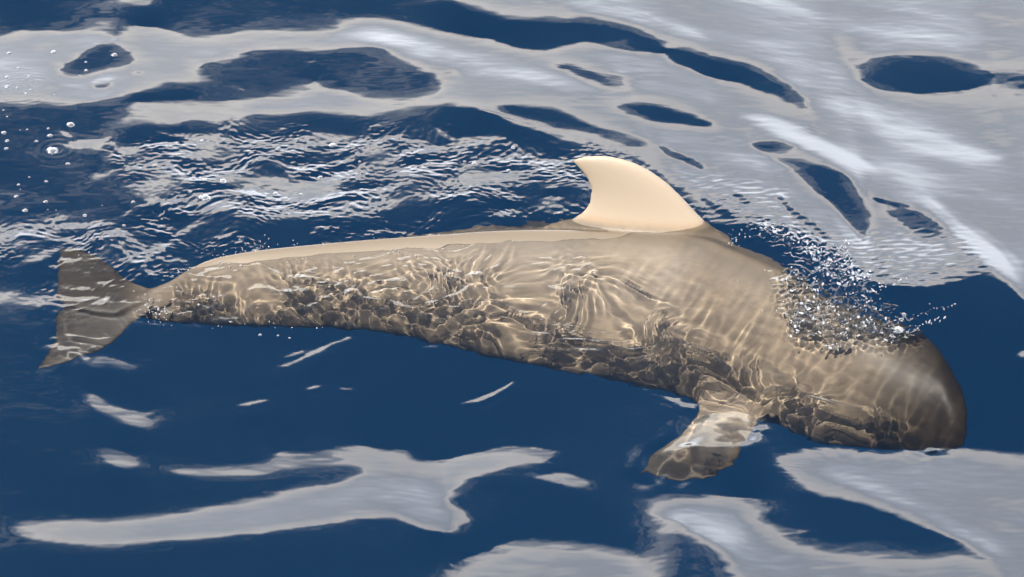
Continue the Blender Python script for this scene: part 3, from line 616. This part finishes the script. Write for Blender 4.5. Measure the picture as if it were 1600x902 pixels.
m_bub, t = new_mat('bubble_film')
lw = t.n('ShaderNodeLayerWeight', None, Blend=.35).outputs['Facing']
p1_ = t.n('ShaderNodeBsdfPrincipled', None, Base_Color=(.85, .86, .87, 1), Roughness=.08); 
tr = t.n('ShaderNodeBsdfTransparent', None, Color=(.93, .95, .96, 1))
fac = t.m('ADD', t.m('MULTIPLY', t.m('POWER', lw, 1.2), .8), .08, clamp=True)
mx = t.n('ShaderNodeMixShader', None, _0=fac, _1=tr.outputs[0], _2=p1_.outputs[0])
t.n('ShaderNodeOutputMaterial', None, Surface=mx.outputs[0])
def bubble_mesh(kind):
    """a dome of water film with a raised rim; kind 1 has small bubbles clustered round it"""
    vs, fs = [], []
    def dome(cx_, cy_, r, flat):
        b = len(vs); n, m = 20, 7
        prof = [(1.22, 0.0), (1.1, .07), (1.0, .04)]+[(math.cos(q*math.pi/2/m), .04+flat*math.sin(q*math.pi/2/m)) for q in range(1, m)]
        for rr, zz in prof:
            for j in range(n):
                a = 2*math.pi*j/n; vs.append((cx_+r*rr*math.cos(a), cy_+r*rr*math.sin(a), r*zz))
        vs.append((cx_, cy_, r*(flat+.04)))
        for i in range(len(prof)-1):
            for j in range(n): fs.append((b+i*n+j, b+i*n+(j+1) % n, b+(i+1)*n+(j+1) % n, b+(i+1)*n+j))
        top = len(vs)-1; i = len(prof)-1
        for j in range(n): fs.append((b+i*n+j, b+i*n+(j+1) % n, top))
    dome(0, 0, 1, .75)
    if kind:
        for i in range(7*kind):
            a = R_.uniform(0, 6.28); q = R_.uniform(.9, 1.5); dome(q*math.cos(a), q*math.sin(a), R_.uniform(.15, .42), .8)
    me = bpy.data.meshes.new('floating_bubble'); me.from_pydata(vs, [], fs); smooth(me); me.materials.append(m_bub); return me
BM_ = [bubble_mesh(0), bubble_mesh(1), bubble_mesh(2)]
BUB = [(12,64,5,0),(82,64,7,0),(178,71,7,1),(133,83,4,0),(133,96,5,1),(124,104,3,0),(27,93,4,0),(10,110,5,0),(44,109,4,0),(10,128,6,1),(26,130,4,0),(47,134,3,0),(40,141,4,0),(84,142,3,0),(5,169,3,0),(11,179,3,0),(110,189,9,1),(42,198,3,0),(31,199,2,0),(75,196,4,0),(6,203,6,1),(78,207,6,1),(11,215,5,1),(56,216,4,1),(9,227,5,1),(82,231,12,2),(105,251,5,1),(45,270,3,0),(71,277,4,1),(28,281,4,1),(31,288,2,0),(25,299,5,1),(71,308,5,1),(39,321,6,1),(87,321,2,0),(74,320,2,0),(132,331,5,1),(159,316,2,0),(208,313,5,0),(222,285,2,0),(241,253,5,1),(315,211,5,0),(272,218,3,0),(389,228,5,1),(319,279,5,1),(348,279,7,2),(296,297,4,1),(321,307,11,2),(193,348,4,1),(175,344,3,0),(235,344,2,0),(253,341,3,0),(435,223,6,1),(519,220,8,1),(500,271,6,1),(802,231,5,1),(741,256,6,1),(795,266,5,1),(726,253,4,0),(618,192,2,0),(1413,482,6,1),(1404,512,10,1),(430,298,5,1),(562,248,4,0),(650,262,4,0),(880,268,3,0),(406,516,4,0),(434,516,3,0),(452,519,3,0),(470,300,4,1),(600,300,3,0)]
BLAB = {(82,231):'big frothy white bubble by the edge of the choppy water above the flukes', (321,307):'lumpy cluster of froth on a grey reflection between the flukes and the fin', (110,189):'ring shaped bubble on dark water below the pale reflection', (1404,512):'clear round bubble touching the top of the whale head', (1413,482):'small ring bubble on dark water just beyond the whale head', (82,64):'dark rimmed bubble in the middle of the pale reflection near the corner', (178,71):'bubble at the tip of the dark gap in the pale reflection', (519,220):'round bubble at the far side of the choppy water', (348,279):'small frothy cluster beside the largest froth patch'}
for px, py, rp, kd in BUB:
    o = make_obj('floating_bubble', BM_[kd]); c = surf(px, py, -.001)
    o.location = c; k = rp*.00344*.62; o.scale = (k, k, k); o.rotation_euler = (0, 0, R_.uniform(0, 6))
    zone = ('on the pale reflection above the ringed ripples' if py < 115 and px < 100 else 'beside the dark gap in the pale reflection' if py < 120 and px < 300 else 'among the ringed ripples on the pale reflection' if py < 150 and px < 100
            else 'on dark water close to the picture edge' if px < 15 else 'on dark water between the pale reflection and the big bubble' if py < 215 and px < 100 else 'on dark water below the big frothy bubble' if py < 330 and px < 100
            else 'on the dark water above the flukes' if px < 200 else 'at the border of the choppy water above the tail stock' if px < 300 and py < 400 else 'in the choppy water above the middle of the tail stock' if px < 480 and py < 400
            else 'on the water along the near side of the whale tail stock' if py > 400 else 'in the choppy water close behind the dorsal fin' if px > 700 else 'in the choppy water between tail stock and dorsal fin')
    size = 'tiny' if rp <= 2 else 'small' if rp <= 4 else 'medium' if rp <= 6 else 'large'
    tag(o, BLAB.get((px, py), size+(' clear ' if kd == 0 else ' frothy ')+'bubble '+zone), 'bubble', 'bubbles floating on the water')

# ================================================================== one unit is ten centimetres
UNIT = 10.0
sc.unit_settings.system = 'METRIC'; sc.unit_settings.scale_length = 1/UNIT
for o in list(sc.objects):
    if o.parent is None:
        o.location = o.location*UNIT
        if o.type == 'MESH': o.scale = o.scale*UNIT
